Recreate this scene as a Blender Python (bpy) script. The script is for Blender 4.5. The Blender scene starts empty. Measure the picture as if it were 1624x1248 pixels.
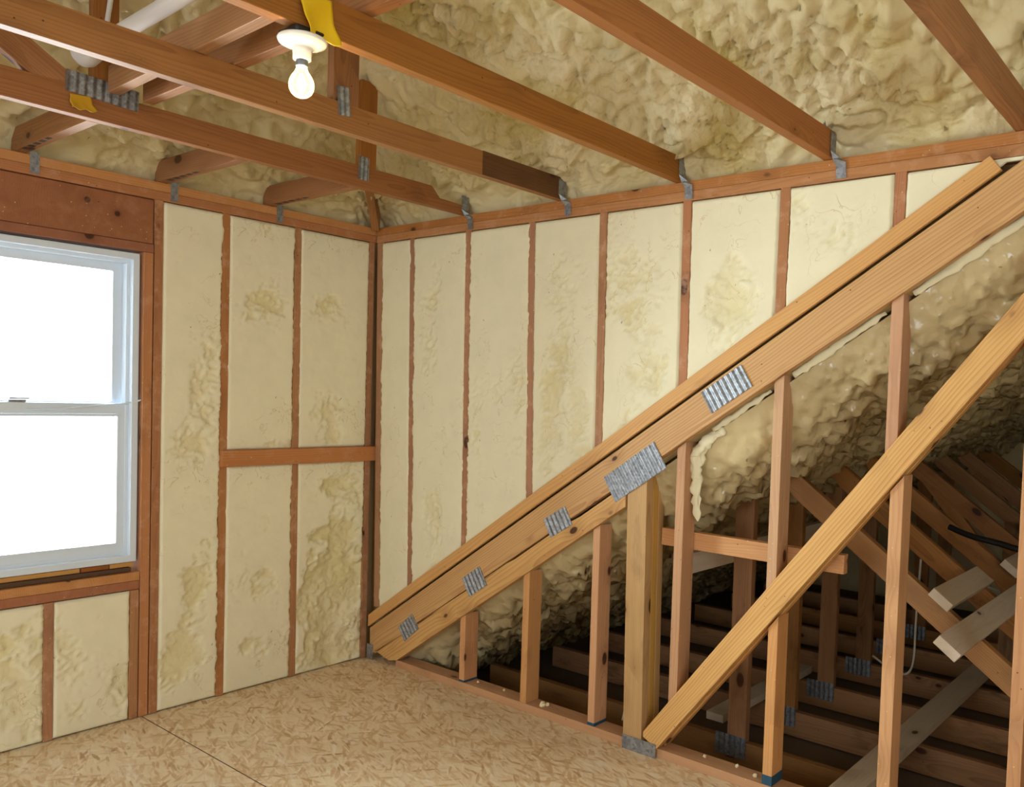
import bpy, bmesh, math, random
import numpy as np
from mathutils import Vector, Matrix

sc = bpy.context.scene
random.seed(7)
rng = np.random.default_rng(11)

# ------------------------------------------------------------------ camera
FPX = 1346.73
YAW, PITCH, ROLL = -0.6673, -0.0384, 0.0334
CAM = np.array([3.7104, -2.8313, 1.4411])
PPX, PPY = 936.14, 680.42
_cy, _sy, _cp, _sp = math.cos(YAW), math.sin(YAW), math.cos(PITCH), math.sin(PITCH)
_F = np.array([_sy*_cp, _cy*_cp, _sp])
_r = np.array([_cy, -_sy, 0.0])
_u = np.cross(_r, _F)
_R = math.cos(ROLL)*_r + math.sin(ROLL)*_u
_U = -math.sin(ROLL)*_r + math.cos(ROLL)*_u
cd = bpy.data.cameras.new('camera')
cam = bpy.data.objects.new('camera', cd)
sc.collection.objects.link(cam)
cam.matrix_world = Matrix(((_R[0], _U[0], -_F[0], CAM[0]), (_R[1], _U[1], -_F[1], CAM[1]),
                           (_R[2], _U[2], -_F[2], CAM[2]), (0, 0, 0, 1)))
cd.sensor_fit = 'HORIZONTAL'; cd.sensor_width = 36.0
cd.lens = FPX/1624*36
cd.shift_x = (812-PPX)/1624
cd.shift_y = (PPY-624)/1624
cd.clip_start = 0.02
sc.camera = cam

def ray_plane(ax, v, px, py):
    """pixel of the photograph -> the world point where it meets the plane axis=v (used to read sizes off the photo)"""
    d = (px-PPX)*_R - (py-PPY)*_U + FPX*_F
    t = (v-CAM[ax])/d[ax]
    return CAM + t*d

# ------------------------------------------------------------------ world, light, exposure
W = bpy.data.worlds.new('world'); sc.world = W; W.use_nodes = True
bg = W.node_tree.nodes['Background']
bg.inputs[0].default_value = (0.86, 0.95, 1.0, 1)
bg.inputs[1].default_value = 5.0
sc.view_settings.view_transform = 'Standard'
sc.view_settings.look = 'None'
sc.view_settings.gamma = 1.0
sc.view_settings.use_curve_mapping = False
sc.view_settings.exposure = -0.5

def area(name, loc, rot, sx, sy, power, col, portal=False):
    l = bpy.data.lights.new(name, 'AREA'); l.shape = 'RECTANGLE'; l.size = sx; l.size_y = sy
    l.energy = power; l.color = col
    if portal: l.cycles.is_portal = True
    o = bpy.data.objects.new(name, l); sc.collection.objects.link(o)
    o.location = loc; o.rotation_euler = rot
    return o
# daylight through the window in the picture, plus added fill at made-up openings behind the camera
area('window_daylight', (-0.16, -1.72, 1.32), (0, math.radians(-90), 0), 1.2, 1.0, 150, (0.90, 0.96, 1.0))
area('rear_fill_light', (2.3, -5.25, 1.45), (math.radians(90), 0, 0), 2.6, 1.7, 30, (1.0, 0.97, 0.92))
area('side_fill_light', (5.45, -2.9, 1.5), (0, math.radians(90), 0), 1.7, 2.2, 10, (1.0, 0.97, 0.92))

# ------------------------------------------------------------------ helpers
C = sc.collection
def meta(o, label=None, cat=None, group=None, kind=None):
    if label: o['label'] = label
    if cat: o['category'] = cat
    if group: o['group'] = group
    if kind: o['kind'] = kind
    return o
def adopt(o, parent):
    if parent is not None:
        o.parent = parent
        o.matrix_parent_inverse = parent.matrix_world.inverted()
def link_mesh(name, me, mat, parent=None, mw=None):
    o = bpy.data.objects.new(name, me)
    if mat: me.materials.append(mat)
    C.objects.link(o)
    if mw is not None: o.matrix_world = mw
    if parent is not None:
        p = parent.matrix_world.copy()
        o.parent = parent
        o.matrix_parent_inverse = p.inverted()
    return o
def frame(origin, xd, yd):
    x = Vector(xd).normalized(); y = Vector(yd); y = (y - x*y.dot(x)).normalized(); z = x.cross(y)
    o = Vector(origin)
    return Matrix(((x[0], y[0], z[0], o[0]), (x[1], y[1], z[1], o[1]), (x[2], y[2], z[2], o[2]), (0, 0, 0, 1)))
def bevel_all(bm, w):
    if w > 0:
        bmesh.ops.bevel(bm, geom=[e for e in bm.edges], offset=w, segments=2, profile=0.5, affect='EDGES', clamp_overlap=True)
def prism_local(poly, h0, h1, bev=0.002, warp=0.0):
    """poly: list of (x,y) local; extruded local z h0..h1"""
    bm = bmesh.new()
    vb = [bm.verts.new((p[0], p[1], h0)) for p in poly]
    vt = [bm.verts.new((p[0], p[1], h1)) for p in poly]
    n = len(poly)
    bm.faces.new(vb[::-1]); bm.faces.new(vt)
    for i in range(n):
        bm.faces.new((vb[i], vb[(i+1) % n], vt[(i+1) % n], vt[i]))
    bmesh.ops.recalc_face_normals(bm, faces=bm.faces)
    bevel_all(bm, bev)
    me = bpy.data.meshes.new('m'); bm.to_mesh(me); bm.free()
    return me
def prism(name, plane, poly, a0, a1, grain, mat, parent=None, bev=0.002):
    """poly given in world coordinates of a plane ('y': (x,z), 'x': (y,z), 'z': (x,y)), extruded between a0 and a1;
    grain = 2D direction of the wood grain, which becomes local X"""
    def w(p, a):
        if plane == 'y': return Vector((p[0], a, p[1]))
        if plane == 'x': return Vector((a, p[0], p[1]))
        return Vector((p[0], p[1], a))
    o = w(poly[0], a0)
    g = w(grain, 0); 
    nrm = {'y': Vector((0, 1, 0)), 'x': Vector((1, 0, 0)), 'z': Vector((0, 0, 1))}[plane]
    x = g.normalized(); z = nrm; y = z.cross(x)
    mw = Matrix(((x[0], y[0], z[0], o[0]), (x[1], y[1], z[1], o[1]), (x[2], y[2], z[2], o[2]), (0, 0, 0, 1)))
    inv = mw.inverted()
    loc = [inv @ w(p, a0) for p in poly]
    me = prism_local([(q[0], q[1]) for q in loc], 0, a1-a0, bev)
    return link_mesh(name, me, mat, parent, mw)
def beam(name, p0, p1, width, thick, side, mat, parent=None, bev=0.002, bow=0.0):
    """board centred on the line p0-p1; width along 'side', thick along the third axis"""
    p0 = Vector(p0); p1 = Vector(p1)
    mw = frame(p0, p1-p0, side)
    L = (p1-p0).length
    bm = bmesh.new()
    n = 8 if bow else 1
    rings = []
    for i in range(n+1):
        x = L*i/n
        b = bow*math.sin(math.pi*i/n)
        rings.append([bm.verts.new((x, sy*width/2+b, sz*thick/2)) for sy, sz in ((-1, -1), (1, -1), (1, 1), (-1, 1))])
    bm.faces.new(rings[0][::-1]); bm.faces.new(rings[-1])
    for i in range(n):
        for k in range(4):
            bm.faces.new((rings[i][k], rings[i][(k+1) % 4], rings[i+1][(k+1) % 4], rings[i+1][k]))
    bmesh.ops.recalc_face_normals(bm, faces=bm.faces)
    if not bow: bevel_all(bm, bev)
    me = bpy.data.meshes.new(name); bm.to_mesh(me); bm.free()
    return link_mesh(name, me, mat, parent, mw)
def box(name, lo, hi, mat, parent=None, bev=0.002):
    lo = Vector(lo); hi = Vector(hi)
    s = hi-lo
    bm = bmesh.new()
    bmesh.ops.create_cube(bm, size=1)
    for v in bm.verts: v.co = Vector((v.co.x*s.x, v.co.y*s.y, v.co.z*s.z)) + s/2
    bevel_all(bm, bev)
    me = bpy.data.meshes.new(name); bm.to_mesh(me); bm.free()
    return link_mesh(name, me, mat, parent, Matrix.Translation(lo))
def lathe(name, prof, mw, mat, parent=None, seg=32, smooth=True):
    """prof: (r, h) along local Z"""
    bm = bmesh.new(); rings = []
    for r, h in prof:
        rings.append([bm.verts.new((r*math.cos(2*math.pi*i/seg), r*math.sin(2*math.pi*i/seg), h)) for i in range(seg)])
    for a, b in zip(rings, rings[1:]):
        for i in range(seg):
            bm.faces.new((a[i], a[(i+1) % seg], b[(i+1) % seg], b[i]))
    if prof[0][0] > 1e-4: bm.faces.new(rings[0][::-1])
    if prof[-1][0] > 1e-4: bm.faces.new(rings[-1])
    bmesh.ops.remove_doubles(bm, verts=bm.verts, dist=1e-5)
    bmesh.ops.recalc_face_normals(bm, faces=bm.faces)
    for f in bm.faces: f.smooth = smooth
    me = bpy.data.meshes.new(name); bm.to_mesh(me); bm.free()
    return link_mesh(name, me, mat, parent, mw)
def tube(name, pts, rad, mat, parent=None, seg=10):
    pts = [Vector(p) for p in pts]
    # catmull-rom refinement
    out = []
    for i in range(len(pts)-1):
        p0 = pts[max(i-1, 0)]; p1 = pts[i]; p2 = pts[i+1]; p3 = pts[min(i+2, len(pts)-1)]
        for k in range(8):
            t = k/8
            out.append(0.5*((2*p1)+(-p0+p2)*t+(2*p0-5*p1+4*p2-p3)*t*t+(-p0+3*p1-3*p2+p3)*t**3))
    out.append(pts[-1])
    bm = bmesh.new(); rings = []
    o = out[0].copy()
    for i, p in enumerate(out):
        d = (out[min(i+1, len(out)-1)]-out[max(i-1, 0)]).normalized()
        a = d.cross(Vector((0.31, 0.22, 0.92))).normalized(); b = d.cross(a)
        rings.append([bm.verts.new(p-o+rad*(a*math.cos(2*math.pi*k/seg)+b*math.sin(2*math.pi*k/seg))) for k in range(seg)])
    for a, b in zip(rings, rings[1:]):
        for k in range(seg):
            bm.faces.new((a[k], a[(k+1) % seg], b[(k+1) % seg], b[k]))
    bm.faces.new(rings[0][::-1]); bm.faces.new(rings[-1])
    bmesh.ops.recalc_face_normals(bm, faces=bm.faces)
    for f in bm.faces: f.smooth = True
    me = bpy.data.meshes.new(name); bm.to_mesh(me); bm.free()
    return link_mesh(name, me, mat, parent, Matrix.Translation(o))

# ------------------------------------------------------------------ noise (vectorised gradient noise)
_perm = rng.permutation(256); _perm = np.concatenate([_perm, _perm, _perm])
_g = rng.normal(size=(256, 3)); _g /= np.linalg.norm(_g, axis=1)[:, None]
def perlin(P):
    i = np.floor(P).astype(int); f = P-i; i &= 255
    w = f*f*f*(f*(f*6-15)+10)
    r = 0
    for dx in (0, 1):
        wx = w[:, 0] if dx else 1-w[:, 0]
        for dy in (0, 1):
            wy = w[:, 1] if dy else 1-w[:, 1]
            for dz in (0, 1):
                wz = w[:, 2] if dz else 1-w[:, 2]
                h = _perm[_perm[_perm[i[:, 0]+dx]+i[:, 1]+dy]+i[:, 2]+dz]
                g = _g[h]
                r = r + wx*wy*wz*((f[:, 0]-dx)*g[:, 0]+(f[:, 1]-dy)*g[:, 1]+(f[:, 2]-dz)*g[:, 2])
    return r*1.5
def fbm(P, s, octv=3):
    r = 0; a = 1; t = 0
    for k in range(octv):
        r = r + a*perlin(P/s + 17.3*k); t += a; a *= .5; s *= .5
    return r/t
def warp(P, s, amt):
    return P + amt*np.stack([perlin(P/s+3.1), perlin(P/s+21.7), perlin(P/s+40.3)], 1)
def lumps(P, s, wa=1.0):
    """rounded mounds with sharp creases between them, as expanding foam has"""
    Q = warp(P, s*1.6, s*0.55*wa)
    a = np.abs(perlin(Q/s))**0.75
    b = np.abs(perlin(Q/(s*0.47)+9.1))**0.8
    return a + 0.38*b
def grid_mesh(name, V, nu, nv, mat, parent=None, mw=None, attr=None, flip=False, smooth=True):
    me = bpy.data.meshes.new(name)
    idx = np.arange(nu*nv).reshape(nu, nv)
    q = np.stack([idx[:-1, :-1], idx[1:, :-1], idx[1:, 1:], idx[:-1, 1:]], -1).reshape(-1, 4)
    if flip: q = q[:, ::-1]
    me.vertices.add(len(V)); me.vertices.foreach_set('co', np.asarray(V, dtype=np.float32).ravel())
    me.loops.add(q.size); me.loops.foreach_set('vertex_index', q.ravel().astype(np.int32))
    me.polygons.add(len(q)); me.polygons.foreach_set('loop_start', np.arange(0, q.size, 4, dtype=np.int32))
    me.polygons.foreach_set('loop_total', np.full(len(q), 4, dtype=np.int32))
    me.update(calc_edges=True)
    if smooth: me.polygons.foreach_set('use_smooth', np.ones(len(q), dtype=bool))
    if attr is not None:
        at = me.attributes.new('skin', 'FLOAT', 'POINT'); at.data.foreach_set('value', np.asarray(attr, dtype=np.float32))
    me.validate()
    return link_mesh(name, me, mat, parent, mw)

# ------------------------------------------------------------------ materials
def srgb(r, g, b):
    f = lambda c: (c/255/12.92) if c/255 <= .04045 else ((c/255+.055)/1.055)**2.4
    return (f(r), f(g), f(b), 1)
class NT:
    def __init__(s, name):
        s.m = bpy.data.materials.new(name); s.m.use_nodes = True
        s.t = s.m.node_tree; s.n = s.t.nodes; s.b = s.n['Principled BSDF']
    def add(s, typ, **kw):
        n = s.n.new(typ)
        for k, v in kw.items(): setattr(n, k, v)
        return n
    def lk(s, a, b): s.t.links.new(a, b)
    def val(s, sock, v):
        if hasattr(v, 'is_output'): s.lk(v, sock)
        else: sock.default_value = v
    def math(s, op, a, b=0.0, c=None, clamp=False):
        n = s.add('ShaderNodeMath', operation=op); n.use_clamp = clamp
        s.val(n.inputs[0], a); s.val(n.inputs[1], b)
        if c is not None: s.val(n.inputs[2], c)
        return n.outputs[0]
    def vmath(s, op, a, b=(0, 0, 0)):
        n = s.add('ShaderNodeVectorMath', operation=op)
        s.val(n.inputs[0], a); s.val(n.inputs[1], b)
        return n.outputs['Value'] if op in ('LENGTH', 'DOT_PRODUCT') else n.outputs[0]
    def noise(s, vec, scale, detail=3, rough=.5, out='Fac'):
        n = s.add('ShaderNodeTexNoise'); s.lk(vec, n.inputs['Vector'])
        n.inputs['Scale'].default_value = scale; n.inputs['Detail'].default_value = detail; n.inputs['Roughness'].default_value = rough
        return n.outputs[out]
    def voro(s, vec, scale, feature='F1', out='Distance', rnd=1.0):
        n = s.add('ShaderNodeTexVoronoi', feature=feature); s.lk(vec, n.inputs['Vector'])
        n.inputs['Scale'].default_value = scale; n.inputs['Randomness'].default_value = rnd
        return n.outputs[out]
    def ramp(s, fac, stops, interp='LINEAR'):
        n = s.add('ShaderNodeValToRGB'); n.color_ramp.interpolation = interp
        e = n.color_ramp.elements
        while len(e) < len(stops): e.new(0.5)
        for x, (p, c) in zip(e, stops): x.position = p; x.color = c
        s.lk(fac, n.inputs[0]); return n.outputs[0]
    def rng(s, v, a, b, c=0.0, d=1.0):
        n = s.add('ShaderNodeMapRange'); s.val(n.inputs[0], v)
        for i, x in enumerate((a, b, c, d)): n.inputs[i+1].default_value = x
        return n.outputs[0]
    def mix(s, fac, a, b, blend='MIX'):
        n = s.add('ShaderNodeMix', data_type='RGBA', blend_type=blend)
        s.val(n.inputs[0], fac); s.val(n.inputs[6], a); s.val(n.inputs[7], b)
        return n.outputs[2]
    def mapping(s, vec, scale=(1, 1, 1), rot=(0, 0, 0), loc=(0, 0, 0)):
        n = s.add('ShaderNodeMapping'); s.lk(vec, n.inputs[0])
        n.inputs['Scale'].default_value = scale; n.inputs['Rotation'].default_value = rot; n.inputs['Location'].default_value = loc
        return n.outputs[0]
    def bump(s, h, strength=.3, dist=.01):
        n = s.add('ShaderNodeBump'); n.inputs['Strength'].default_value = strength; n.inputs['Distance'].default_value = dist
        s.lk(h, n.inputs['Height']); s.lk(n.outputs[0], s.b.inputs['Normal'])

def wood(name, light, dark, knot=(60, 28, 12), rings=0.0075, contrast=1.0, rough=.55, vary=.12, stain=0.0, knots=1.0, residue=0.0):
    k = NT(name)
    tc = k.add('ShaderNodeTexCoord').outputs['Object']
    oi = k.add('ShaderNodeObjectInfo').outputs['Random']
    shift = k.add('ShaderNodeCombineXYZ')
    k.lk(k.math('MULTIPLY', oi, 37.0), shift.inputs[0]); k.lk(k.math('MULTIPLY', oi, 3.0), shift.inputs[1]); k.lk(k.math('MULTIPLY', oi, 7.0), shift.inputs[2])
    v = k.vmath('ADD', tc, shift.outputs[0])
    # knots: ellipsoids elongated along the grain
    kv = k.mapping(v, scale=(5.0, 9.0, 9.0))
    kn = k.add('ShaderNodeTexVoronoi', feature='F1'); k.lk(kv, kn.inputs['Vector']); kn.inputs['Scale'].default_value = 1.0
    kd = kn.outputs['Distance']
    sep = k.add('ShaderNodeSeparateColor'); k.lk(kn.outputs['Color'], sep.inputs[0])
    keep = k.math('LESS_THAN', sep.outputs[0], .62*knots)
    size = k.rng(sep.outputs[1], 0, 1, .06, .16)
    kk = k.math('MULTIPLY', keep, k.math('SUBTRACT', 1.0, k.math('DIVIDE', kd, k.math('MULTIPLY', size, 1.25)), clamp=True))
    halo = k.math('MULTIPLY', keep, k.math('SUBTRACT', 1.0, k.math('DIVIDE', kd, k.math('MULTIPLY', size, 4.5)), clamp=True))
    # ring pattern
    low = k.noise(k.mapping(v, scale=(.8, 5, 5)), 1.0, 2, .5, 'Color')
    dv = k.vmath('MULTIPLY', k.vmath('SUBTRACT', low, (.5, .5, .5)), (0, .085, .085))
    sub = k.vmath('ADD', tc, dv)
    cen = k.add('ShaderNodeCombineXYZ')
    k.lk(k.rng(oi, 0, 1, -.02, .09), cen.inputs[1]); k.lk(k.rng(k.math('FRACT', k.math('MULTIPLY', oi, 13.7)), 0, 1, -.07, .08), cen.inputs[2])
    rel = k.vmath('MULTIPLY', k.vmath('SUBTRACT', sub, cen.outputs[0]), (0, 1, 1))
    d = k.vmath('LENGTH', rel)
    d = k.math('ADD', d, k.math('MULTIPLY', k.math('POWER', halo, 2.0), .02))
    ph = k.math('MULTIPLY', d, 1/rings)
    saw = k.math('FRACT', ph)
    ring = k.math('POWER', saw, 2.2)
    ring = k.math('MULTIPLY', ring, k.math('SUBTRACT', 1.0, k.rng(saw, .93, 1.0, 0, 1)))
    fine = k.noise(k.mapping(v, scale=(6, 260, 260)), 1.0, 2, .6)
    streak = k.noise(k.mapping(v, scale=(1.2, 26, 26)), 1.0, 3, .6)
    f = k.math('ADD', k.math('MULTIPLY', ring, .6*contrast), k.math('MULTIPLY', k.math('SUBTRACT', fine, .5), .45))
    f = k.math('ADD', f, k.math('MULTIPLY', k.math('SUBTRACT', streak, .5), .9), clamp=True)
    L = srgb(*light); D = srgb(*dark)
    col = k.mix(f, L, D)
    # board to board variation
    vv = k.rng(oi, 0, 1, 1-vary, 1+vary)
    hs = k.add('ShaderNodeHueSaturation'); k.lk(col, hs.inputs['Color']); k.lk(vv, hs.inputs['Value'])
    k.lk(k.rng(k.math('FRACT', k.math('MULTIPLY', oi, 7.31)), 0, 1, .497, .506), hs.inputs['Hue'])
    k.lk(k.rng(k.math('FRACT', k.math('MULTIPLY', oi, 3.77)), 0, 1, .88, 1.08), hs.inputs['Saturation'])
    col = hs.outputs[0]
    col = k.mix(k.math('MULTIPLY', k.math('POWER', halo, 1.5), .55), col, srgb(*[int(c*.8) for c in dark]))
    col = k.mix(k.rng(kk, .0, .25, 0, .92), col, srgb(*knot))
    if stain:
        st = k.noise(k.mapping(v, scale=(3, 9, 9)), 1.0, 4, .65)
        col = k.mix(k.rng(st, .56, .72, 0, stain), col, srgb(70, 48, 26))
    # nail holes, specks of foam
    sp = k.voro(v, 17.0)
    col = k.mix(k.rng(sp, .035, .05, .8, 0), col, srgb(48, 26, 14))
    if residue:
        rs = k.noise(v, 13.0, 5, .7)
        col = k.mix(k.rng(rs, .52, .68, 0, residue), col, srgb(205, 160, 125))
        s2 = k.voro(k.vmath('ADD', v, (5, 5, 5)), 30.0)
        col = k.mix(k.rng(s2, .04, .07, .9, 0), col, srgb(225, 205, 150))
    k.lk(col, k.b.inputs['Base Color'])
    k.b.inputs['Roughness'].default_value = rough
    k.b.inputs['Specular IOR Level'].default_value = .3
    k.bump(k.math('ADD', k.math('MULTIPLY', f, -.4), k.math('MULTIPLY', kk, -.6)), .25, .002)
    return k.m

def foam(name, cut, skin, skin2, rough=.65, spec=.35, bscale=55, bstr=.25, specks=.6, bdist=.006, creases=0.0, micro=.25):
    k = NT(name)
    tc = k.add('ShaderNodeTexCoord').outputs['Object']
    at = k.add('ShaderNodeAttribute', attribute_name='skin').outputs['Fac']
    n1 = k.noise(tc, 2.6, 3, .55)
    n2 = k.noise(tc, 9, 4, .6)
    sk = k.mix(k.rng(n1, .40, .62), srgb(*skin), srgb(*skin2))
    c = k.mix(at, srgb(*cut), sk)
    c = k.mix(k.rng(n2, .4, .75, 0, .3), c, srgb(*[max(0, int(x*.9)) for x in cut]))
    # thin tears and trowel creases
    cr = k.noise(k.vmath('ADD', tc, k.vmath('MULTIPLY', k.noise(tc, 6, 2, .5, 'Color'), (.2, .2, .2))), 7.5, 3, .6)
    crm = k.math('MULTIPLY', k.rng(k.math('ABSOLUTE', k.math('SUBTRACT', cr, .5)), 0, .008, 1, 0), k.rng(k.noise(tc, 3.3, 2, .5), .50, .60, 0, creases))
    c = k.mix(crm, c, srgb(206, 180, 120))
    # pits
    p = k.voro(k.vmath('ADD', tc, k.vmath('MULTIPLY', k.noise(tc, 14, 2, .5, 'Color'), (.12, .12, .12))), 9.0)
    c = k.mix(k.rng(p, .03, .055, specks, 0), c, srgb(92, 70, 36))
    k.lk(c, k.b.inputs['Base Color'])
    k.b.inputs['Roughness'].default_value = rough
    k.b.inputs['Specular IOR Level'].default_value = spec
    wv = k.vmath('ADD', tc, k.vmath('MULTIPLY', k.noise(tc, bscale*.35, 2, .5, 'Color'), (.03, .03, .03)))
    h = k.voro(wv, bscale, 'SMOOTH_F1')
    h2 = k.noise(tc, bscale*2.4, 3, .6)
    hh = k.math('MULTIPLY', k.math('ADD', k.math('MULTIPLY', h, -1.0), k.math('MULTIPLY', h2, micro)), k.math('ADD', k.math('MULTIPLY', at, .85), .15))
    hh = k.math('SUBTRACT', hh, k.math('MULTIPLY', crm, .25))
    k.bump(hh, bstr, bdist)
    return k.m

def plain(name, col, rough=.5, metal=0.0, spec=.5, bump=None, var=0.0):
    k = NT(name)
    tc = k.add('ShaderNodeTexCoord').outputs['Object']
    n = k.noise(tc, 12, 3, .6)
    c = k.mix(k.math('MULTIPLY', n, max(var, .06)), srgb(*col), srgb(*[int(x*.72) for x in col]))
    k.lk(c, k.b.inputs['Base Color'])
    k.b.inputs['Roughness'].default_value = rough; k.b.inputs['Metallic'].default_value = metal
    k.b.inputs['Specular IOR Level'].default_value = spec
    if bump: k.bump(k.noise(tc, bump, 3, .6), .3, .003)
    return k.m

def galvanized(name, slots=True):
    k = NT(name)
    tc = k.add('ShaderNodeTexCoord').outputs['Object']
    n = k.voro(tc, 90, out='Color')
    bw = k.add('ShaderNodeRGBToBW'); k.lk(n, bw.inputs[0])
    c = k.mix(bw.outputs[0], srgb(118, 124, 132), srgb(176, 181, 188))
    if slots:
        sep = k.add('ShaderNodeSeparateXYZ'); k.lk(tc, sep.inputs[0])
        fx = k.math('ABSOLUTE', k.math('SUBTRACT', k.math('FRACT', k.math('MULTIPLY', sep.outputs[0], 1/.013)), .5))
        off = k.math('MULTIPLY', k.math('FLOOR', k.math('MULTIPLY', sep.outputs[0], 1/.013)), .5)
        fy = k.math('FRACT', k.math('ADD', k.math('MULTIPLY', sep.outputs[1], 1/.016), off))
        hole = k.math('MULTIPLY', k.math('LESS_THAN', fx, .17), k.math('LESS_THAN', fy, .62))
        c = k.mix(k.math('MULTIPLY', hole, .25), c, srgb(96, 84, 70))
    k.lk(c, k.b.inputs['Base Color'])
    k.b.inputs['Metallic'].default_value = .8; k.b.inputs['Roughness'].default_value = .48
    return k.m

def osb(name):
    k = NT(name)
    tc = k.add('ShaderNodeTexCoord').outputs['Object']
    cols = []; masks = []
    base = srgb(196, 160, 112)
    nz = k.noise(tc, 3.0, 3, .6)
    col = k.mix(nz, srgb(220, 198, 160), srgb(240, 224, 194))
    h = None
    wob = k.vmath('MULTIPLY', k.noise(tc, 7, 2, .5, 'Color'), (.03, .03, .0))
    for i, (ang, sx, sy) in enumerate(((.5, 11, 56), (-.3, 13, 66), (1.1, 12, 60), (.15, 14, 74), (-.9, 14, 70), (.75, 15, 80), (.3, 22, 110))):
        v = k.mapping(k.mapping(k.vmath('ADD', tc, wob), rot=(0, 0, ang)), scale=(sx*.62, sy*.72, 1), loc=(i*3.3, i*1.7, 0))
        vn = k.add('ShaderNodeTexVoronoi', feature='F1'); k.lk(v, vn.inputs['Vector']); vn.inputs['Scale'].default_value = 1
        sep = k.add('ShaderNodeSeparateColor'); k.lk(vn.outputs['Color'], sep.inputs[0])
        on = k.math('MULTIPLY', k.math('LESS_THAN', sep.outputs[0], .5), k.rng(vn.outputs['Distance'], .34, .56, 1, 0))
        sc_ = k.ramp(sep.outputs[1], [(0, srgb(176, 134, 88)), (.08, srgb(206, 168, 118)), (.5, srgb(228, 202, 160)), (.8, srgb(242, 224, 192)), (1, srgb(250, 240, 216))])
        gr = k.noise(k.mapping(v, scale=(.6, 6, 1)), 1.0, 2, .6)
        sc_ = k.mix(k.rng(gr, .35, .7, 0, .35), sc_, srgb(160, 116, 70))
        col = k.mix(k.math('MULTIPLY', on, .8), col, sc_)
        hh = k.math('MULTIPLY', on, sep.outputs[2])
        h = hh if h is None else k.math('MAXIMUM', h, hh)
    # grey-brown scuffed dirt and small dark chips
    dt = k.noise(tc, 1.7, 5, .65)
    col = k.mix(k.rng(dt, .55, .75, 0, .28), col, srgb(176, 146, 116))
    wt = k.noise(k.mapping(k.mapping(tc, rot=(0, 0, .3)), scale=(3, 9, 1)), 1.6, 5, .7)
    col = k.mix(k.rng(wt, .56, .70, 0, .55), col, srgb(246, 238, 222))
    sp = k.voro(k.mapping(tc, scale=(1, 2.2, 1)), 16)
    col = k.mix(k.rng(sp, .03, .07, .85, 0), col, srgb(78, 48, 26))
    k.lk(col, k.b.inputs['Base Color'])
    k.b.inputs['Roughness'].default_value = .52
    k.b.inputs['Specular IOR Level'].default_value = .4
    k.bump(h, .35, .0015)
    return k.m

M_STUD = wood('fir_stud', (206, 154, 108), (166, 108, 68), residue=.25, contrast=.7, knots=.7)
M_WALLSTUD = wood('fir_stud_between_foam', (176, 122, 82), (134, 84, 52), residue=.6, contrast=.6, knots=.7)
M_PLATE = wood('fir_plate', (184, 124, 76), (142, 88, 50), residue=.35, contrast=.8, knots=.8)
M_HEADER = wood('red_fir_header', (156, 94, 54), (118, 64, 34), residue=.15, contrast=.5, knots=.8)
M_PINE = wood('yellow_pine', (216, 166, 98), (172, 110, 52), contrast=1.15, knots=.8, rings=.0105)
M_LEDGER = wood('ledger_fir', (212, 164, 112), (172, 116, 70), contrast=.8, knots=.7)
M_PINEPOST = wood('yellow_pine_post', (206, 162, 98), (160, 110, 58), contrast=.8, stain=.35, knots=.7)
M_JOIST = wood('brown_joist', (160, 106, 58), (110, 64, 30), contrast=.8, knots=.8, stain=.12)
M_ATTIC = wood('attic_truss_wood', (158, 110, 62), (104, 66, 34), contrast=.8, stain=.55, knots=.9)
M_GREYBOARD = wood('weathered_pale_board', (206, 190, 168), (168, 148, 122), contrast=.4, knots=.4, residue=.2, vary=.05)
M_FOAMWALL = foam('cut_wall_foam', (234, 227, 196), (222, 210, 160), (230, 220, 182), bscale=42, bstr=.6, rough=.8, creases=.7)
M_FOAMROOF = foam('roof_foam', (216, 202, 158), (218, 203, 163), (184, 162, 90), bscale=38, bstr=.75, rough=.5, bdist=.014)
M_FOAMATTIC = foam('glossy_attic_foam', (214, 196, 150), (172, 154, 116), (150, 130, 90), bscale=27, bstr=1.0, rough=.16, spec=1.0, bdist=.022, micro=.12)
M_OSB = osb('oriented_strand_board')
M_STEEL = galvanized('slotted_galvanized_steel')
M_TIE = galvanized('galvanized_tie', False)
M_VINYL = plain('white_vinyl', (214, 226, 238), .35)
M_PORC = plain('white_porcelain', (240, 236, 228), .2)
M_PVC = plain('white_pipe_plastic', (218, 218, 222), .3)
M_BLACK = plain('black_plastic', (22, 20, 20), .5)
M_BLACKGAP = plain('crack_shade_black', (20, 14, 10), .9)  # black for the painted shade inside the raking beam crack
M_YELLOW = plain('yellow_plastic_film', (236, 196, 24), .35, var=.15)
M_YELLOWDULL = plain('dull_yellow_tape', (196, 150, 26), .5, var=.2)
M_CABLE = plain('pale_cable_jacket', (206, 196, 176), .5)
M_DUCT = plain('black_cable_jacket', (24, 22, 22), .4)
M_DRYWALL = plain('brown_grey_board', (104, 86, 68), .9, bump=20, var=.4)
M_BARK = plain('dark_shims_and_seam_shade', (92, 66, 46), .95, bump=60, var=.5)
M_SHIM = plain('yellow_wood_shim', (206, 150, 78), .7, bump=60, var=.3)
M_WALLPAINT = plain('bare_board', (206, 182, 140), .9, bump=15, var=.3)
M_BLUE = plain('blue_end_paint', (30, 78, 104), .6, var=.3)
M_CRUMB = plain('foam_crumb', (236, 222, 180), .9)
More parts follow.
